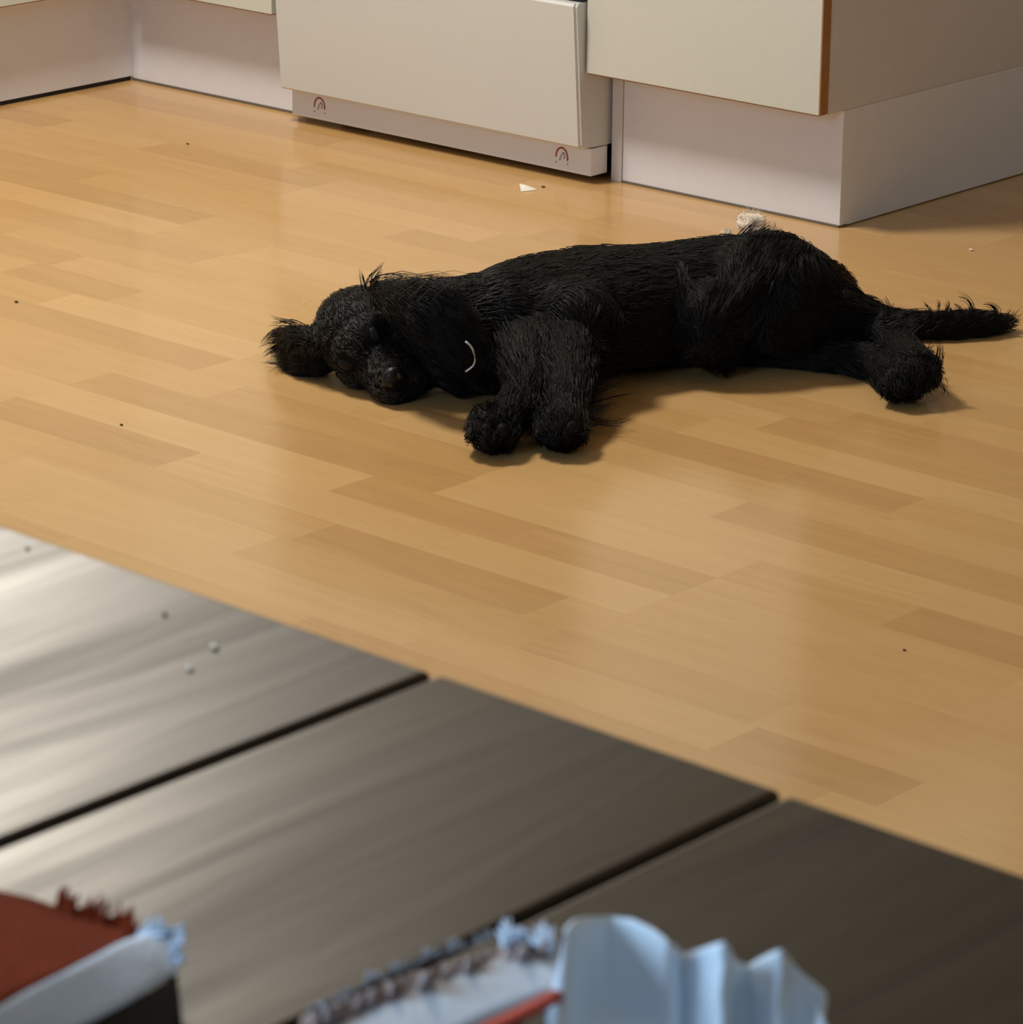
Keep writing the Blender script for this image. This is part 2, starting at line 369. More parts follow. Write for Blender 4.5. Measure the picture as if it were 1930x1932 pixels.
# ------------------------------------------------------------------ cloths on the table, close to the camera
red_m = mat('rust_red_cloth', (.20, .030, .009), .85, .05, bump=(700, .6), noise=(60, .25))
pale_m = mat('blue_lit_cloth', (.70, .82, .95), .6, .2, bump=(500, .3))  # white cloth with the blue light put into its colour
strip_m = mat('dimmed_grey_cloth', (.47, .50, .53), .7, .15, bump=(500, .3))  # darker copy of the cloth, dimmed to offset the lamp it faces
pleat_m = mat('blue_lit_pleats', (.78, .90, .98), .55, .25, bump=(500, .3))  # brighter copy of the cloth, blue light put into the colour
lace_m = mat('greyish_lace', (.36, .29, .27), .8, .2, noise=(160, .4))
stripe_m = mat('red_stripe', (.42, .05, .03), .7, .2)
KT = 7580.0
def grid_patch(name, rows, m, parent, thick=.0009, sub=2, weld=None):
    """rows of points -> smoothed cloth with real thickness"""
    bm = bmesh.new(); vv = [[bm.verts.new(p) for p in r] for r in rows]
    for r0, r1 in zip(vv, vv[1:]):
        for i in range(len(r0)-1): bm.faces.new((r0[i], r1[i], r1[i+1], r0[i+1]))
    bmesh.ops.subdivide_edges(bm, edges=bm.edges[:], cuts=sub, use_grid_fill=True, smooth=.6)
    bmesh.ops.recalc_face_normals(bm, faces=bm.faces)
    me = bpy.data.meshes.new(name); bm.to_mesh(me); bm.free()
    tmp = bpy.data.objects.new(name, me); C.objects.link(tmp)
    so = tmp.modifiers.new('s', 'SOLIDIFY'); so.thickness = thick; so.offset = 0
    dg = bpy.context.evaluated_depsgraph_get(); dg.update()
    e = bpy.data.meshes.new_from_object(tmp.evaluated_get(dg)); bpy.data.objects.remove(tmp)
    e.materials.clear()
    zz = np.empty(len(e.vertices)*3, np.float32); e.vertices.foreach_get('co', zz); zz = zz.reshape(-1, 3); zz[:, 2] = np.maximum(zz[:, 2], .7403); e.vertices.foreach_set('co', zz.ravel()); e.update()
    return obj(name, e, m, parent, smooth=True)
def tufts(name, edge, dirpx, ln, m, parent, n=140, r=.0007, z=None):
    """frayed threads along an edge of pixel points (x, y, z)"""
    E_ = np.array(edge, float); seg = np.linalg.norm(np.diff(E_[:, :2], axis=0), axis=1); cum = np.r_[0, np.cumsum(seg)]
    Pp = np.empty((n, 5, 3)); s = np.linspace(0, 1, 5)
    for j in range(n):
        a = rng.uniform(0, cum[-1]); i = min(np.searchsorted(cum, a, 'right')-1, len(seg)-1); q = E_[i]+(E_[i+1]-E_[i])*(a-cum[i])/seg[i]
        d = np.array(dirpx)+rng.normal(0, 9, 2); k = ln*rng.uniform(.5, 1.2)*(1+.5*sin(a*.11)); d = d/np.hypot(*d)*k
        for t_ in range(5):
            Pp[j, t_] = list(at(q[0]+d[0]*s[t_], q[1]+d[1]*s[t_], max(.7405, q[2]+.002*s[t_])))
    return obj(name, strand_mesh(Pp, r*(1-s*.6)[None, :]*np.ones((n, 1)), 4), m, parent)
def row(pts): return [at(x, y, z) for x, y, z in pts]
c = thing('cloth', 'rust-red cloth with a frayed white-blue border at the lower left table corner', 'cloth', )
grid_patch('panel', [row([(-150, 1650, .747), (-60, 1664, .747), (0, 1684, .747), (60, 1697, .747), (130, 1722, .748), (200, 1742, .748), (258, 1762, .749)]),
    row([(-150, 1740, .758), (-60, 1752, .758), (0, 1762, .757), (60, 1768, .757), (120, 1772, .756), (190, 1776, .754), (245, 1772, .752)]),
    row([(-150, 1850, .764), (-60, 1845, .764), (0, 1835, .763), (50, 1822, .761), (110, 1806, .759), (180, 1792, .757), (232, 1780, .754)]),
    row([(-150, 1985, .768), (-60, 1935, .768), (0, 1898, .766), (45, 1872, .764), (105, 1842, .762), (172, 1808, .759), (220, 1784, .756)])], red_m, c)
grid_patch('border', [row([(-150, 1985, .768), (-60, 1935, .768), (0, 1898, .766), (45, 1872, .764), (105, 1842, .762), (172, 1808, .759), (222, 1782, .756), (275, 1762, .752), (318, 1762, .750)]),
    row([(-150, 2040, .764), (-60, 1990, .764), (10, 1950, .762), (70, 1915, .760), (135, 1880, .758), (200, 1846, .756), (250, 1820, .754), (296, 1800, .752), (326, 1800, .750)]),
    row([(-150, 2110, .756), (-60, 2060, .756), (25, 2010, .755), (100, 1966, .754), (170, 1930, .753), (235, 1896, .752), (280, 1868, .751), (312, 1846, .7495), (330, 1840, .749)])], pale_m, c)
grid_patch('shade_sheet', [row([(-150, 2105, .755), (25, 2008, .754), (170, 1930, .752), (240, 1894, .7515), (285, 1868, .750), (318, 1846, .749), (332, 1840, .7485)]),
    row([(-150, 2180, .742), (25, 2100, .742), (170, 2030, .742), (250, 2000, .742), (300, 1975, .742), (336, 1950, .742), (344, 1945, .742)])], dark, c)  # near-black sheet stands in for the shadow under the cloth
tufts('fringe', [(105, 1712, .748), (130, 1722, .749), (200, 1742, .749), (258, 1760, .750)], (14, -26), 30, red_m, c, 90)
tufts('fringe', [(262, 1764, .751), (322, 1764, .750), (332, 1830, .749)], (20, -22), 26, pale_m, c, 90)

c = thing('cloth', 'crumpled white cloth, blue light put into its colour, with pleated peaks and a lace edge at the table front', 'cloth', )
# pleated mass: each column is a fold line (pixel x of the crest, crest row, row where its foot meets the table)
cols = [(1028, 1905, 2010), (1052, 1840, 2000), (1068, 1752, 1985), (1084, 1736, 1940), (1112, 1730, 1905), (1150, 1729, 1890), (1192, 1733, 1900), (1232, 1752, 1925), (1262, 1776, 1950), (1290, 1800, 1925),
        (1322, 1790, 1950), (1366, 1775, 1985), (1386, 1812, 1930), (1412, 1822, 1925), (1440, 1806, 1950), (1472, 1790, 1980), (1490, 1812, 1945), (1520, 1842, 1955), (1556, 1872, 1975), (1545, 1900, 1990), (1562, 1940, 2010)]
rows_ = []
for f in (0, .16, .38, .62, .85, 1.1):
    r = []
    for i, (x, y, yt) in enumerate(cols):
        py = y+(2030-y)*f; foot = yt + 55*f
        r.append(at(x-(x-1290)*.02*f, py, max(.7412, .74+(foot-py)/KT)))
    if f > 0:
        r = [p + Vector((rng.normal(0, .0003), rng.normal(0, .0004), rng.normal(0, .0002))) for p in r]
    rows_.append(r)
grid_patch('pleats', rows_, pleat_m, c, .0007, 2)
# flat strip with the lace edge behind it
grid_patch('strip', [row([(560, 1962, .746), (640, 1925, .747), (720, 1886, .748), (800, 1852, .749), (880, 1826, .750), (960, 1806, .751), (1050, 1806, .752)]),
    row([(600, 2010, .750), (690, 1962, .751), (770, 1920, .752), (850, 1884, .753), (920, 1858, .754), (990, 1840, .755), (1060, 1830, .756)]),
    row([(660, 2070, .752), (760, 2010, .753), (840, 1965, .754), (910, 1928, .755), (970, 1902, .756), (1020, 1880, .757), (1064, 1862, .757)])], strip_m, c)
grid_patch('stripe', [row([(780, 2000, .7548), (860, 1960, .7556), (920, 1930, .7564), (975, 1904, .7572), (1022, 1880, .758), (1058, 1862, .758)]),
    row([(830, 2010, .7548), (900, 1968, .7556), (950, 1940, .7566), (1000, 1916, .7574), (1035, 1898, .758), (1062, 1884, .758)])], stripe_m, c, .0009, 1)
lace = []
wv = [rng.normal(0, 1)*.7 + (.7 if i % 2 else -.7) for i in range(49)]
for k, (dy, dz) in enumerate(((0, 0), (-20, .0012), (-40, .0008))):
    r = []
    for i in range(49):
        f = i/48; x = 560+f*490; y = 1960-(f*154)*(1.42-.42*f); w = wv[i]
        r.append(at(x+dy*-.25, y+dy*(1+.18*w)+5*w*k, .7475+.005*f+dz+.0022*w*k))
    lace.append(r)
grid_patch('lace_edge', lace, lace_m, c, .0006, 1)
tufts('fringe', [(590, 1915, .749), (700, 1856, .750), (800, 1812, .751), (930, 1772, .752)], (-8, -20), 15, strip_m, c, 110, .0006)
tufts('fringe', [(950, 1788, .753), (985, 1772, .754), (1040, 1795, .754)], (0, -26), 30, pale_m, c, 80, .0009)

# ------------------------------------------------------------------ dog, asleep on its side, belly towards the table
coat_m = mat('black_coat', (.0048, .0045, .0038), .40, .28)
skin_m = mat('black_fur_base', (.0034, .0032, .0029), .8, .12, bump=(260, .9))
nose_m = mat('nose_leather', (.0045, .0042, .0045), .36, .35, bump=(500, .3))
pad_m = mat('paw_pad_leather', (.006, .0055, .006), .7, .15, bump=(300, .4))
face_m = mat('black_face_fur', (.0190, .0175, .0148), .42, .5)  # lighter than the coat: sheen of the short fur put into the colour
eye_m = mat('closed_eye', (.004, .004, .004), .5, .2)
collar_m = mat('collar_black', (.010, .010, .011), .6)
steel_m = mat('collar_steel', (.50, .66, .95), .25, .5, metal=1)
dog = thing('dog', 'black long-eared spaniel lying asleep on its side on the beech floor', 'dog', )
KZ, KD = 1620.0, 478.0        # pixels per metre up and along the floor, at the dog
def sec(x, top, bot, a, zc=None):
    h = (bot-top)/2
    b = math.sqrt(max(h*h-(KD*a)**2, 400))/KZ
    z = b*.95 if zc is None else zc
    return (at(x, (top+bot)/2, z), a, b)
def c3(*pts): return [(at(x, y, z), r) for x, y, z, r in pts]
bm = bmesh.new()
TORSO = [sec(868, 552, 716, .046), sec(905, 530, 722, .062), sec(950, 503, 728, .080), sec(1010, 486, 728, .092), sec(1070, 474, 716, .097),
         sec(1130, 464, 706, .098), sec(1190, 462, 698, .096), sec(1250, 460, 690, .092), sec(1310, 452, 682, .088), sec(1370, 443, 672, .086),
         sec(1430, 441, 660, .080), sec(1490, 452, 640, .070), sec(1540, 482, 610, .052), sec(1568, 515, 585, .030)]
loft(bm, TORSO, 32)
NECK = [(at(765, 598, .066), .034, .036), (at(806, 616, .066), .046, .050), (at(850, 630, .066), .055, .060), (at(905, 626, .068), .062, .060), (at(960, 616, .072), .07, .065)]
loft(bm, NECK, 28)
LEGS = {
 'foreleg_near': c3((985, 612, .072, .046), (1000, 680, .060, .034), (998, 735, .046, .025), (968, 776, .034, .021), (936, 800, .027, .022)),
 'foreleg_far': c3((1072, 612, .074, .044), (1076, 680, .060, .029), (1074, 735, .046, .024), (1066, 775, .035, .021), (1060, 798, .027, .022)),
 'hind_top': c3((1445, 545, .086, .054), (1400, 590, .072, .052), (1500, 592, .064, .044), (1580, 600, .056, .032), (1650, 616, .046, .023), (1692, 648, .038, .019), (1722, 690, .034, .023)),
 'hind_low': c3((1380, 628, .036, .032), (1480, 650, .026, .023), (1580, 668, .021, .019), (1650, 684, .020, .018), (1695, 712, .024, .021)),
}
for k, ch in LEGS.items(): chain(bm, ch)
TAIL = c3((1540, 540, .06, .030), (1600, 580, .035, .020), (1655, 604, .020, .0155), (1700, 612, .016, .0145), (1760, 615, .0145, .0138), (1830, 613, .014, .0132), (1880, 610, .012, .0090))
chain(bm, TAIL)
# shoulder, elbow, stifle and haunch masses
ell(bm, at(1010, 578, .084), (.055, .05, .046)); ell(bm, at(1085, 596, .088), (.05, .048, .040))
ell(bm, at(1450, 545, .085), (.075, .07, .065)); ell(bm, at(1345, 610, .060), (.045, .05, .050))
# paws: a pad block and four toes each
def paw(c, fwd_px, z, s=1.0):
    """c: pixel of the paw centre; fwd_px: pixel direction the toes point to along the floor"""
    p = at(c[0], c[1], z); q = at(c[0]+fwd_px[0], c[1]+fwd_px[1], z); f = (q-p); f.z *= .3; f.normalize()
    sd = f.cross(Vector((0, 0, 1))).normalized(); u = sd.cross(f)
    ell(bm, p, (.026*s, .024*s, .022*s), (f, sd, u))
    for k, o in enumerate((-1.5, -.5, .5, 1.5)):
        ln = .020 if abs(o) < 1 else .013
        ell(bm, p + f*(ln*s) + sd*(o*.0105*s) + u*(-.003*s), (.0135*s, .0085*s, .0115*s), (f, sd, u), 14)
    return p, f, sd, u
PAWS = [paw((932, 804), (-12, 40), .027, 1.12), paw((1060, 800), (-2, 40), .027, 1.12), paw((1728, 696), (6, 40), .034, 1.05), paw((1702, 716), (-6, 40), .026, 1.0)]
# head: frame from skull centre to nose, across the eyes, and up out of the skull
SK = at(677, 627, .055); NO = at(745, 716, .030)
HF = (NO-SK).normalized(); HL = (right*53 + up*58).normalized(); HL = (HL - HF*HL.dot(HF)).normalized(); HD = HL.cross(HF)
if HD.dot(right*-58+up*53) < 0: HD = -HD
LEN = (NO-SK).length
def H(f, l, d): return SK + HF*f + HL*l + HD*d
ax = (HF, HL, HD)
ell(bm, H(-.004, 0, 0), (.054, .049, .045), ax)
ell(bm, H(.030, 0, .012), (.032, .036, .026), ax)              # forehead
for sgn in (1, -1):
    ell(bm, H(.036, sgn*.024, .014), (.016, .014, .013), ax)    # brow
    ell(bm, H(.022, sgn*.032, -.016), (.032, .018, .024), ax)   # cheek
    ell(bm, H(LEN-.022, sgn*.017, -.024), (.030, .017, .022), ax)   # lip
ms = [(.026, .037, .033, -.010), (.046, .0325, .030, -.012), (.066, .031, .029, -.015), (LEN-.012, .030, .028, -.016), (LEN-.001, .023, .021, -.014)]
loft(bm, [(H(f, 0, d), w, h) for f, w, h, d in ms], 24, ref=HD)
ell(bm, H(LEN-.004, 0, -.005), (.010, .018, .016), ax)
ell(bm, H(.060, 0, -.040), (.034, .020, .014), ax)              # lower jaw
def lobe(bm, rows):
    """ear leather: rows of (centre, half width vector, half thickness vector)"""
    rings = []
    for c, w, h in rows: rings.append([bm.verts.new(c + w*cos(2*pi*k/20) + h*sin(2*pi*k/20)) for k in range(20)])
    for r0, r1 in zip(rings, rings[1:]):
        for k in range(20): bm.faces.new((r0[k], r0[(k+1) % 20], r1[(k+1) % 20], r1[k]))
    bm.faces.new(rings[0][::-1]); bm.faces.new(rings[-1])
vw = -fwd
def erow(x, y, z, wpx, thick):     # width drawn across the ear, thickness towards the table
    return (at(x, y, z), (right*wpx[0] - up*wpx[1])*(1/1690), (vw*thick + Vector((0, 0, thick*.5))))
EAR_UP = [erow(702, 550, .112, (-10, 10), .012), erow(738, 558, .118, (-12, 24), .015), erow(785, 576, .118, (-10, 40), .017), erow(828, 594, .112, (-6, 50), .016), erow(862, 610, .104, (0, 48), .014), erow(886, 620, .098, (6, 34), .010)]
EAR_LOW = [erow(648, 655, .040, (-8, 30), .018), erow(622, 660, .032, (-6, 40), .020), erow(590, 662, .028, (-4, 44), .022), erow(560, 658, .026, (0, 40), .020), erow(538, 652, .024, (4, 26), .014)]
lobe(bm, EAR_UP); lobe(bm, EAR_LOW)
for v in bm.verts: v.co.z = max(v.co.z, .001)
bmesh.ops.recalc_face_normals(bm, faces=bm.faces)
me = bpy.data.meshes.new('body'); bm.to_mesh(me); bm.free()
tmp = bpy.data.objects.new('body', me); C.objects.link(tmp)
rm = tmp.modifiers.new('r', 'REMESH'); rm.mode = 'VOXEL'; rm.voxel_size = .0034
sm = tmp.modifiers.new('s', 'SMOOTH'); sm.iterations = 7; sm.factor = .5
dg = bpy.context.evaluated_depsgraph_get(); dg.update()
bme = bpy.data.meshes.new_from_object(tmp.evaluated_get(dg)); bpy.data.objects.remove(tmp)
bme.name = 'body'
nv = len(bme.vertices); co = np.empty(nv*3, np.float32); bme.vertices.foreach_get('co', co); co = co.reshape(-1, 3)
co[:, 2] = np.maximum(co[:, 2], .0006); bme.vertices.foreach_set('co', co.ravel()); bme.update()
bme.materials.clear()
body = obj('body', bme, skin_m, dog, smooth=True)
nrm = np.empty(nv*3, np.float32); bme.vertices.foreach_get('normal', nrm); nrm = nrm.reshape(-1, 3).astype(float); co = co.astype(float)

# nose, nostrils, eyelids
bm = bmesh.new(); ell(bm, H(LEN-.0015, 0, .003), (.0065, .0138, .0100), ax); ell(bm, H(LEN-.003, 0, .007), (.008, .0105, .007), ax)
nose = obj('nose', bm, nose_m, dog, smooth=True)
for sgn in (1, -1):
    bm = bmesh.new(); ell(bm, H(LEN+.0042, sgn*.0066, .002), (.0026, .0032, .0040), ax, 12); obj('nostril', bm, dark, nose, smooth=True)
from mathutils.bvhtree import BVHTree
BVH = BVHTree.FromPolygons([Vector(v) for v in co], [tuple(p.vertices) for p in bme.polygons]); FH = Vector((fwd.x, fwd.y, 0)).normalized()
EYES = []
for x, y in ((706, 633), (654, 690)):
    h = BVH.ray_cast(CAM, ray(x, y)); n_ = h[1]; EYES.append(h[0])
    tx = (HF - n_*HF.dot(n_)).normalized(); ty = n_.cross(tx)
    n_ = (n_*.5 + HF*.35 + HD*.25).normalized(); tx = (HF - n_*HF.dot(n_)).normalized(); ty = n_.cross(tx)
    bm = bmesh.new(); ell(bm, h[0]-n_*.0045, (.0100, .0070, .0062), (tx, ty, n_), 18); ell(bm, h[0]-n_*.0030+ty*.0030, (.0095, .0042, .0052), (tx, ty, n_), 18)
    e = obj('eye', bm, eye_m, dog, smooth=True)
# collar and its bright steel edge
bm = bmesh.new(); cc = at(884, 630, .066); d0 = (at(930, 622, .07)-at(830, 630, .066)).normalized(); s0 = d0.cross(Vector((0, 0, 1))).normalized(); u0 = s0.cross(d0)
lp = [cc + s0*(.058*cos(a)) + u0*(.054*sin(a)) for a in np.linspace(0, 2*pi, 41)]
ra = []
for p in lp:
    n_ = (p-cc).normalized(); p = p.copy(); p.z = max(p.z, .004)
    ra.append([bm.verts.new(q) for q in (p-d0*.007, p+d0*.007, p+d0*.007+n_*.0025, p-d0*.007+n_*.0025)])
for a_, b_ in zip(ra[:-1], ra[1:]):
    for k in range(4): bm.faces.new((a_[k], a_[(k+1) % 4], b_[(k+1) % 4], b_[k]))
bmesh.ops.recalc_face_normals(bm, faces=bm.faces)
col = obj('collar', bm, collar_m, dog)
ring = [(878, 644), (886, 650), (892, 659), (896, 670), (897, 680), (893, 690), (886, 696), (878, 701)]
bm = bmesh.new(); tube(bm, [at(x, y, (812-y)/KZ) for x, y in ring], .0012, 8)
r_ = obj('ring', bm, steel_m, col, smooth=True); r_['label'] = 'thin bright steel ring'
# pads
for (p, f, sd, u), front in zip(PAWS, (1, 1, 0, 0)):
    if not front: continue
    for o in (-.9, .4):
        bm = bmesh.new(); ell(bm, p + f*.029 + sd*(o*.012) + u*.004, (.007, .0075, .0085), (f, sd, u), 14); obj('paw_pad', bm, pad_m, dog, smooth=True)

# ---- coat: every hair grows from the skin along the lie of its part of the body
segs = []      # (p0, p1, r, flow, region)
def add_segs(pts, region, sign=1):
    for (p0, r0), (p1, r1) in zip(pts, pts[1:]): segs.append((p0, p1, (r0+r1)/2, (p1-p0).normalized()*sign, region))
add_segs([(c, (a+b)/2) for c, a, b in TORSO], 'torso'); add_segs([(c, (a+b)/2) for c, a, b in NECK], 'neck')
add_segs(LEGS['foreleg_near'], 'leg'); add_segs(LEGS['foreleg_far'], 'leg'); add_segs(LEGS['hind_top'], 'hind'); add_segs(LEGS['hind_low'], 'hind')
add_segs(TAIL, 'tail')
add_segs([(H(LEN, 0, -.006), .02), (H(.03, 0, -.004), .028)], 'muzzle'); add_segs([(H(.03, 0, 0), .04), (H(-.05, 0, 0), .045)], 'skull')
add_segs([(c, w.length) for c, w, h in EAR_UP], 'ear'); add_segs([(c, w.length*.7) for c, w, h in EAR_LOW], 'ear')
for (p, f, sd, u) in PAWS: segs.append((p-f*.01, p+f*.03, .022, f, 'paw'))
names = ['torso', 'neck', 'leg', 'hind', 'tail', 'muzzle', 'skull', 'ear', 'paw']
#            length  lift  droop  curl
SPEC = {'torso': (.020, .10, .10, .06), 'neck': (.030, .18, .25, .16), 'leg': (.020, .16, .20, .12), 'hind': (.024, .14, .22, .10), 'tail': (.026, .35, .0, .25),
        'muzzle': (.0035, .14, 0, 0), 'skull': (.0055, .12, .0, .04), 'ear': (.030, .16, .22, .35), 'paw': (.013, .35, .15, .2)}
best = np.full(nv, 9.); reg = np.zeros(nv, int); flow = np.zeros((nv, 3))
for p0, p1, r, fl_, rg in segs:
    p0 = np.array(p0); d = np.array(p1)-p0; t_ = np.clip(((co-p0)@d)/(d@d), 0, 1); ds = np.linalg.norm(co-p0-t_[:, None]*d, axis=1)
    sc = (ds-r)/.02 + ds/r*.35
    m_ = sc < best; best[m_] = sc[m_]; reg[m_] = names.index(rg); flow[m_] = np.array(fl_)
# smooth the flow over the skin so neighbouring parts blend
ed = np.empty(len(bme.edges)*2, np.int32); bme.edges.foreach_get('vertices', ed); ed = ed.reshape(-1, 2)
for _ in range(45):
    acc = flow.copy(); np.add.at(acc, ed[:, 0], flow[ed[:, 1]]); np.add.at(acc, ed[:, 1], flow[ed[:, 0]])
    flow = acc/(np.linalg.norm(acc, axis=1, keepdims=True)+1e-9)
def grow(idx, length, lift, droop, curl, S=6, r0=.00055, clump=.7, csize=26):
    N = len(idx)
    jit = rng.normal(0, .0012, (N, 3))
    p = co[idx] + jit; n = nrm[idx]; f = flow[idx] + rng.normal(0, .16, (N, 3))
    f = f - (f*n).sum(1, keepdims=True)*n*.9
    f /= np.linalg.norm(f, axis=1, keepdims=True)+1e-9
    L = np.asarray(length)[:, None]*rng.uniform(.7, 1.25, (N, 1)); lf = np.asarray(lift)[:, None]*rng.uniform(.4, 1.5, (N, 1)); dr = np.asarray(droop)[:, None]; cu = np.asarray(curl)[:, None]
    ph = rng.uniform(0, 6.28, (N, 1)); sd = np.cross(f, n)
    s = np.linspace(0, 1, S)
    Pp = np.empty((N, S, 3))
    for k, t_ in enumerate(s):
        q = p + f*(L*t_) + n*(L*lf*(t_*(1.25-.8*t_))) + sd*(L*cu*.5*np.sin(t_*4+ph)*t_)
        q[:, 2:3] -= L*dr*t_**2
        Pp[:, k] = q
    nc = max(1, N//csize); ci = rng.choice(N, nc, replace=False)
    kd = kdtree.KDTree(nc)
    for i, j in enumerate(ci): kd.insert(p[j], i)
    kd.balance()
    own = np.array([ci[kd.find(q)[1]] for q in p])
    wgt = (s**1.3)[None, :, None]*clump
    shift = Pp[own] - p[own][:, None, :]
    tgt = p[own][:, None, :] + shift
    Pp = Pp*(1-wgt*.75) + (tgt + (p-p[own])[:, None, :]*.25)*(wgt*.75)
    # stay outside the skin's ground contact
    Pp[..., 2] = np.maximum(Pp[..., 2], .0012)
    R = r0*(1-s**1.5*.85)[None, :]*rng.uniform(.7, 1.2, (N, 1))
    return Pp, R
dens = {'torso': 13000, 'neck': 5000, 'leg': 4200, 'hind': 6500, 'tail': 2600, 'muzzle': 5200, 'skull': 8000, 'ear': 6500, 'paw': 3200}
part_of = {'torso': 'coat', 'neck': 'coat', 'leg': 'coat', 'hind': 'coat', 'muzzle': 'face_fur', 'skull': 'face_fur', 'paw': 'coat', 'tail': 'tail_hair', 'ear': 'ear_hair'}
packs = {}
for k, nme in enumerate(names):
    ids = np.nonzero(reg == k)[0]
    if len(ids) == 0: continue
    if nme in ('muzzle', 'skull'):      # bare lids
        ids = ids[np.min([np.linalg.norm(co[ids]-np.array(q), axis=1) for q in EYES], axis=0) > .0145]
        ids = ids[np.linalg.norm(co[ids]-np.array(H(LEN+.003, 0, .002)), axis=1) > .0145]
    idx = rng.choice(ids, dens[nme], replace=True)
    l, lf, dr, cu = SPEC[nme]; o = np.ones(len(idx))
    Ln = l*o
    packs.setdefault(part_of[nme], []).append(grow(idx, Ln, lf*o, dr*o, cu*o, r0=.00042 if nme in ('muzzle', 'skull') else .00055))
# locks drawn hair by hair: (pixels along the lock, height above the floor or floor line, thickness, hairs)
def lock(pix, base_y=None, z=None, n=7, spread=5, r=.0005):
    """a lock in the upright plane that meets the floor at pixel row base_y, or level at height z"""
    pl = []; dep = None
    for x, y in pix:
        if z is not None: pl.append(list(at(x, y, z))); continue
        d = ray(x, y); hit = BVH.ray_cast(CAM, d)
        if hit[0] is not None and (dep is None or abs(hit[0].dot(FH)-dep) < .05):
            p = hit[0] - d.normalized()*.004; dep = p.dot(FH)
        else:
            if dep is None: dep = at(x, base_y, 0).dot(FH)
            p = CAM + d*(dep/d.dot(FH))
        if p.z < .0015: p = at(x, y, .0015)
        pl.append(list(p))
    pts = np.array(pl)
    S = 9; tt = np.linspace(0, len(pts)-1, S); i0 = np.minimum(tt.astype(int), len(pts)-2); fr = (tt-i0)[:, None]
    pm = pts[np.maximum(i0-1, 0)]; p0 = pts[i0]; p1 = pts[i0+1]; p2 = pts[np.minimum(i0+2, len(pts)-1)]
    cv = .5*((2*p0)+(-pm+p1)*fr+(2*pm-5*p0+4*p1-p2)*fr**2+(-pm+3*p0-3*p1+p2)*fr**3)
    cv = np.where(fr == 0, p0, cv); cv[-1] = pts[-1]
    Pp = np.empty((n, S, 3)); s = np.linspace(0, 1, S)
    for j in range(n):
        d = rng.normal(0, spread/1690, 3); e = rng.normal(0, spread/1690, 3)
        cut = rng.uniform(.7, 1.05)
        Pp[j] = cv + d*(1-s[:, None]*.7) + e*(s[:, None]**2)*.8
        Pp[j] = Pp[j, :1] + (Pp[j]-Pp[j, :1])*cut if n > 3 else Pp[j]
    Pp[..., 2] = np.maximum(Pp[..., 2], .0012)
    return Pp, (r*(1-s**1.6*.85))[None, :]*np.ones((n, 1))
LK = {'coat': [], 'ear_hair': [], 'tail_hair': []}
def A(part, *a, **k): LK[part].append(lock(*a, **k))
# head top and ears
A('ear_hair', [(687, 545), (684, 528), (680, 509)], 742, n=9, spread=4)
A('ear_hair', [(692, 545), (700, 522), (714, 508), (727, 494)], 742, n=10, spread=5)
A('ear_hair', [(700, 540), (708, 524), (716, 512), (722, 502)], 742, n=8, spread=4)
A('ear_hair', [(698, 534), (712, 522), (735, 517), (758, 520), (780, 533)], 744, n=7, spread=3)
A('ear_hair', [(770, 540), (782, 527), (800, 520), (828, 519), (856, 523)], 746, n=7, spread=3)
A('ear_hair', [(720, 540), (760, 526), (800, 530), (850, 520), (884, 530)], 746, n=14, spread=7)
for x in range(715, 880, 15): A('ear_hair', [(x, 560), (x+16, 542), (x+36, 532), (x+50, 540+random.randint(-8, 8))], 748, n=8, spread=7)
for i in range(26):     # wavy ear fringe over the neck
    x = random.uniform(760, 860); y = random.uniform(560, 640)
    A('ear_hair', [(x, y), (x+14, y+10), (x+20, y+26), (x+34, y+34), (x+36+random.uniform(-8, 14), y+54)], 782, n=12, spread=6)
A('coat', [(641, 590), (638, 572), (630, 562)], 705, n=6, spread=3); A('coat', [(646, 585), (646, 572), (640, 566)], 705, n=4, spread=3)
A('coat', [(617, 608), (615, 592), (620, 580)], 700, n=5, spread=3); A('coat', [(628, 598), (624, 590), (626, 582)], 700, n=4, spread=3)
A('ear_hair', [(612, 622), (598, 612), (590, 604)], z=.03, n=6, spread=4)
for q in ([(575, 622), (545, 606), (520, 607), (504, 611)], [(565, 620), (548, 609), (528, 604), (512, 600)], [(556, 626), (522, 620), (500, 634), (487, 650)], [(556, 630), (520, 626), (504, 637), (494, 646)],
          [(545, 640), (518, 651), (503, 660), (495, 668)], [(540, 650), (522, 660), (514, 672)]): A('ear_hair', q, z=.022, n=9, spread=5)
A('ear_hair', [(530, 686), (510, 687), (491, 684)], z=.004, n=4, spread=2)
for i in range(16):
    x = random.uniform(520, 610); A('ear_hair', [(x+20, 655), (x+8, 678), (x+6+random.uniform(-6, 14), 700+(x-520)*.22)], 716, n=12, spread=7)
# chest and neck fur falling over the forelegs
for i in range(34):
    x = random.uniform(880, 1000); y = random.uniform(590, 680)
    A('coat', [(x, y), (x+6, y+18), (x+14, y+34), (x+16+random.uniform(-10, 14), y+54)], 795, n=11, spread=7)
for i in range(10):
    x = random.uniform(880, 960); A('coat', [(x, 690), (x+10, 712), (x+22+random.uniform(-6, 16), 738)], 785, n=10, spread=7)
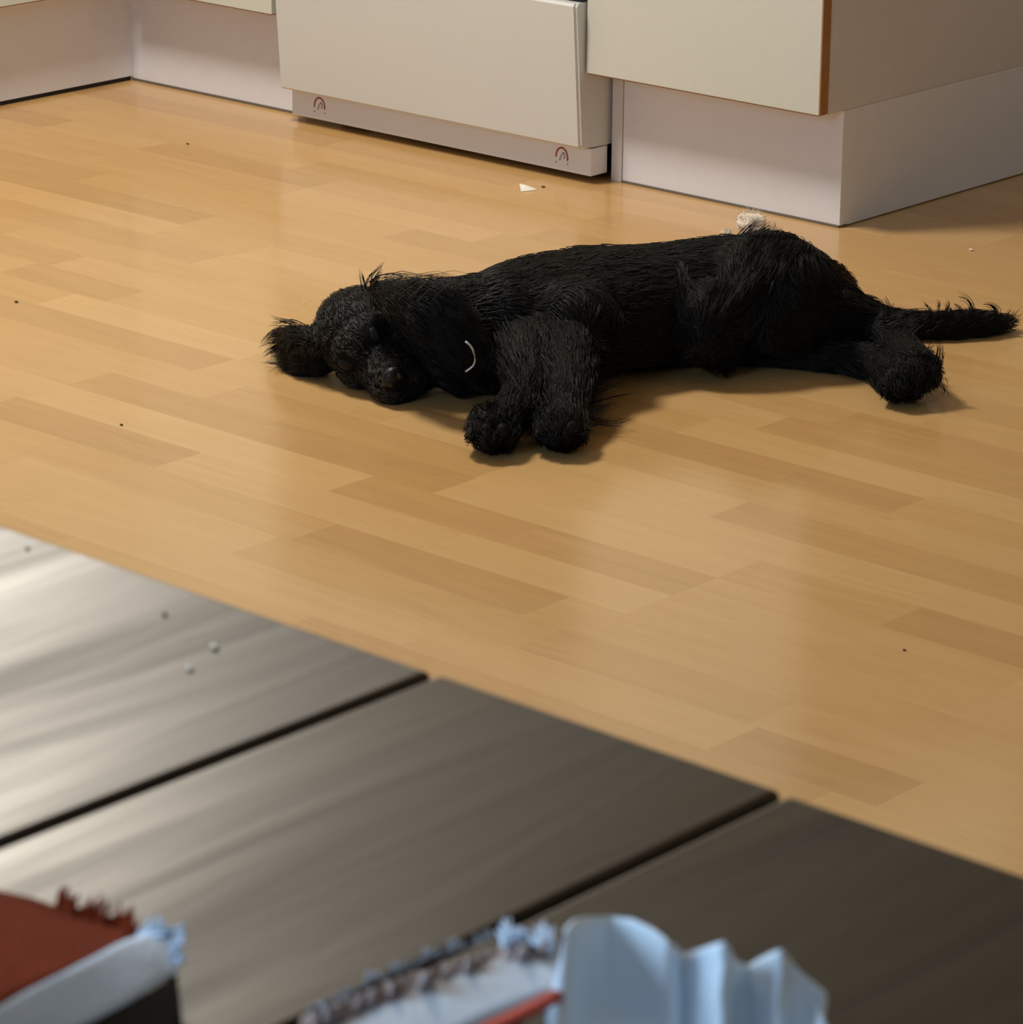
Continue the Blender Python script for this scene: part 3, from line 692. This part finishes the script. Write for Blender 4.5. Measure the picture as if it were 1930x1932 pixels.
# paws
for q in ([(915, 788), (903, 770), (890, 763)], [(916, 784), (910, 772), (897, 762)], [(922, 776), (914, 762), (924, 752), (938, 758)], [(925, 770), (920, 758), (932, 751), (940, 760)], [(905, 800), (892, 796), (885, 800)], [(905, 812), (893, 812), (887, 818)]): A('coat', q, 842, n=7, spread=3)
for i in range(36):
    x = random.uniform(895, 1120); y = random.uniform(770, 812); A('coat', [(x, y), (x+random.uniform(-14, 10), y+10), (x+random.uniform(-18, 14), y+min(22, 836-y))], 845, n=10, spread=7)
for i in range(18):
    x = random.uniform(985, 1035); y = random.uniform(725, 790); A('coat', [(x, y), (x+random.uniform(-6, 6), y+16), (x+random.uniform(-14, 14), y+34)], 838, n=10, spread=7)
# feathering behind the far foreleg
for q in ([(1105, 748), (1135, 733), (1161, 724), (1186, 719)], [(1108, 764), (1161, 747), (1212, 738)], [(1112, 786), (1161, 797), (1192, 787)], [(1112, 797), (1150, 801), (1183, 803)]): A('coat', q, z=.012, n=6, spread=4)
for i in range(40):
    y = random.uniform(712, 800); k = random.uniform(.4, 1); A('coat', [(1095, y), (1095+36*k, y-6), (1095+80*k, y-22*k+random.uniform(-10, 10))], z=random.uniform(.006, .028), n=6, spread=7, r=.0004)
# rump, belly and flank
for q in ([(1395, 446), (1412, 428), (1430, 417), (1444, 415)], [(1410, 444), (1424, 428), (1442, 424)], [(1432, 444), (1452, 434), (1462, 427), (1461, 417)], [(1440, 446), (1462, 436), (1470, 428)], [(1420, 444), (1440, 432), (1452, 420)]): A('coat', q, 690, n=9, spread=5)
for q in ([(1555, 492), (1570, 506), (1578, 526)], [(1545, 482), (1566, 496), (1577, 512)], [(1590, 562), (1597, 550), (1599, 540)], [(1584, 558), (1592, 550), (1590, 544)], [(1560, 512), (1572, 520), (1576, 530)]): A('coat', q, 690, n=8, spread=4)
for i in range(26):
    x = random.uniform(1270, 1370); A('coat', [(x, 640), (x+12, 660), (x+26+random.uniform(-8, 14), 684-(x-1310)*.1+random.uniform(-8, 4))], 735, n=10, spread=7)
for i in range(16):
    x = random.uniform(1275, 1300); y = random.uniform(500, 620); A('coat', [(x, y), (x+4, y+20), (x+18, y+44)], 772, n=10, spread=6)
for i in range(14):
    x = random.uniform(1100, 1140); y = random.uniform(600, 650); A('coat', [(x, y), (x+14, y+12), (x+30, y+14+random.uniform(-10, 16))], 775, n=9, spread=6)
# tail
for q in ([(1672, 602), (1678, 578), (1669, 556)], [(1680, 604), (1678, 584), (1684, 572)], [(1660, 600), (1664, 588), (1660, 580)], [(1756, 600), (1755, 578), (1742, 567)], [(1766, 600), (1772, 576), (1768, 566)], [(1780, 600), (1790, 574), (1786, 564)],
          [(1812, 600), (1812, 580), (1799, 572)], [(1824, 600), (1836, 578), (1826, 560), (1808, 554)], [(1832, 602), (1838, 584), (1830, 570)], [(1872, 604), (1878, 584), (1868, 576), (1855, 574)], [(1878, 606), (1884, 588), (1874, 576), (1862, 571)],
          [(1884, 612), (1898, 596), (1906, 582)], [(1886, 614), (1904, 602), (1908, 592)], [(1884, 616), (1910, 610), (1930, 604)], [(1884, 620), (1908, 617), (1922, 611)], [(1800, 600), (1796, 584), (1788, 580)]): A('tail_hair', q, 640, n=7, spread=3, r=.0006)
for i in range(60):
    x = random.uniform(1655, 1880); y = random.uniform(600, 628); A('tail_hair', [(x, y), (x+12, y+random.uniform(-12, 4)), (x+26, y+random.uniform(-20, 8))], 640, n=9, spread=5)
# hind paws
for q in ([(1764, 685), (1771, 662), (1773, 642)], [(1768, 690), (1774, 668), (1776, 654)], [(1744, 672), (1752, 660), (1758, 648)], [(1770, 700), (1780, 700), (1782, 708)]): A('coat', q, 750, n=9, spread=4)
for i in range(34):
    x = random.uniform(1675, 1775); y = random.uniform(670, 725); A('coat', [(x, y), (x+random.uniform(-6, 10), y+10), (x+random.uniform(-6, 12), y+min(22, 752-y))], 755, n=10, spread=7)
for k, l in LK.items(): packs.setdefault(k, []).extend(l)

def merge(name, lst, S=9):
    Ps, Rs = [], []
    for Pp, R in lst:
        if Pp.shape[1] != S:
            a_ = np.linspace(0, Pp.shape[1]-1, S); i0 = np.minimum(a_.astype(int), Pp.shape[1]-2); fr = (a_-i0)
            Pp = Pp[:, i0]*(1-fr)[None, :, None] + Pp[:, i0+1]*fr[None, :, None]; R = R[:, i0]*(1-fr) + R[:, i0+1]*fr
        Ps.append(Pp); Rs.append(R)
    return obj(name, strand_mesh(np.concatenate(Ps), np.concatenate(Rs)), face_m if name == 'face_fur' else coat_m, dog)
for nme, lst in packs.items():
    o = merge(nme, lst, 6) if nme == 'coat' else merge(nme, lst, 9)

# ------------------------------------------------------------------ white fluff behind the dog
def fluff(x, y, r, label):
    p = at(x, y, r*.75); bm = bmesh.new(); bmesh.ops.create_icosphere(bm, subdivisions=4, radius=r, matrix=Matrix.Translation(p) @ Matrix.Diagonal((1.15, 1, .85, 1)))
    ph = [random.uniform(0, 6) for _ in range(6)]
    for v in bm.verts:
        d = (v.co-p); k = 1+.13*sin(d.x/r*4+ph[0])*sin(d.y/r*5+ph[1])+.10*sin(d.z/r*7+ph[2]+d.x/r*3)
        v.co = p+d*k; v.co.z = max(v.co.z, .0005)
    o = tag(obj('fluff', bm, fluff_m, smooth=True), label, 'fluff')
    n = 260; D = rng.normal(0, 1, (n, 3)); D[:, 2] = np.abs(D[:, 2]); D /= np.linalg.norm(D, axis=1, keepdims=True)
    Q = np.array(p)[None] + D*r*.95; s_ = np.linspace(0, 1, 5)
    T_ = D + rng.normal(0, .7, (n, 3))
    Pp = Q[:, None, :] + T_[:, None, :]*(s_[None, :, None]*r*.22) + rng.normal(0, r*.02, (n, 5, 3))
    h = obj('fibres', strand_mesh(Pp, (.0004*(1-s_*.7))[None, :]*np.ones((n, 1))), fluff_m, o)
fluff(1417, 424, .018, 'white fluffy clump on the floor behind the rump of the dog')
fluff(1371, 441, .006, 'tiny white fluff beside the larger white clump behind the dog')
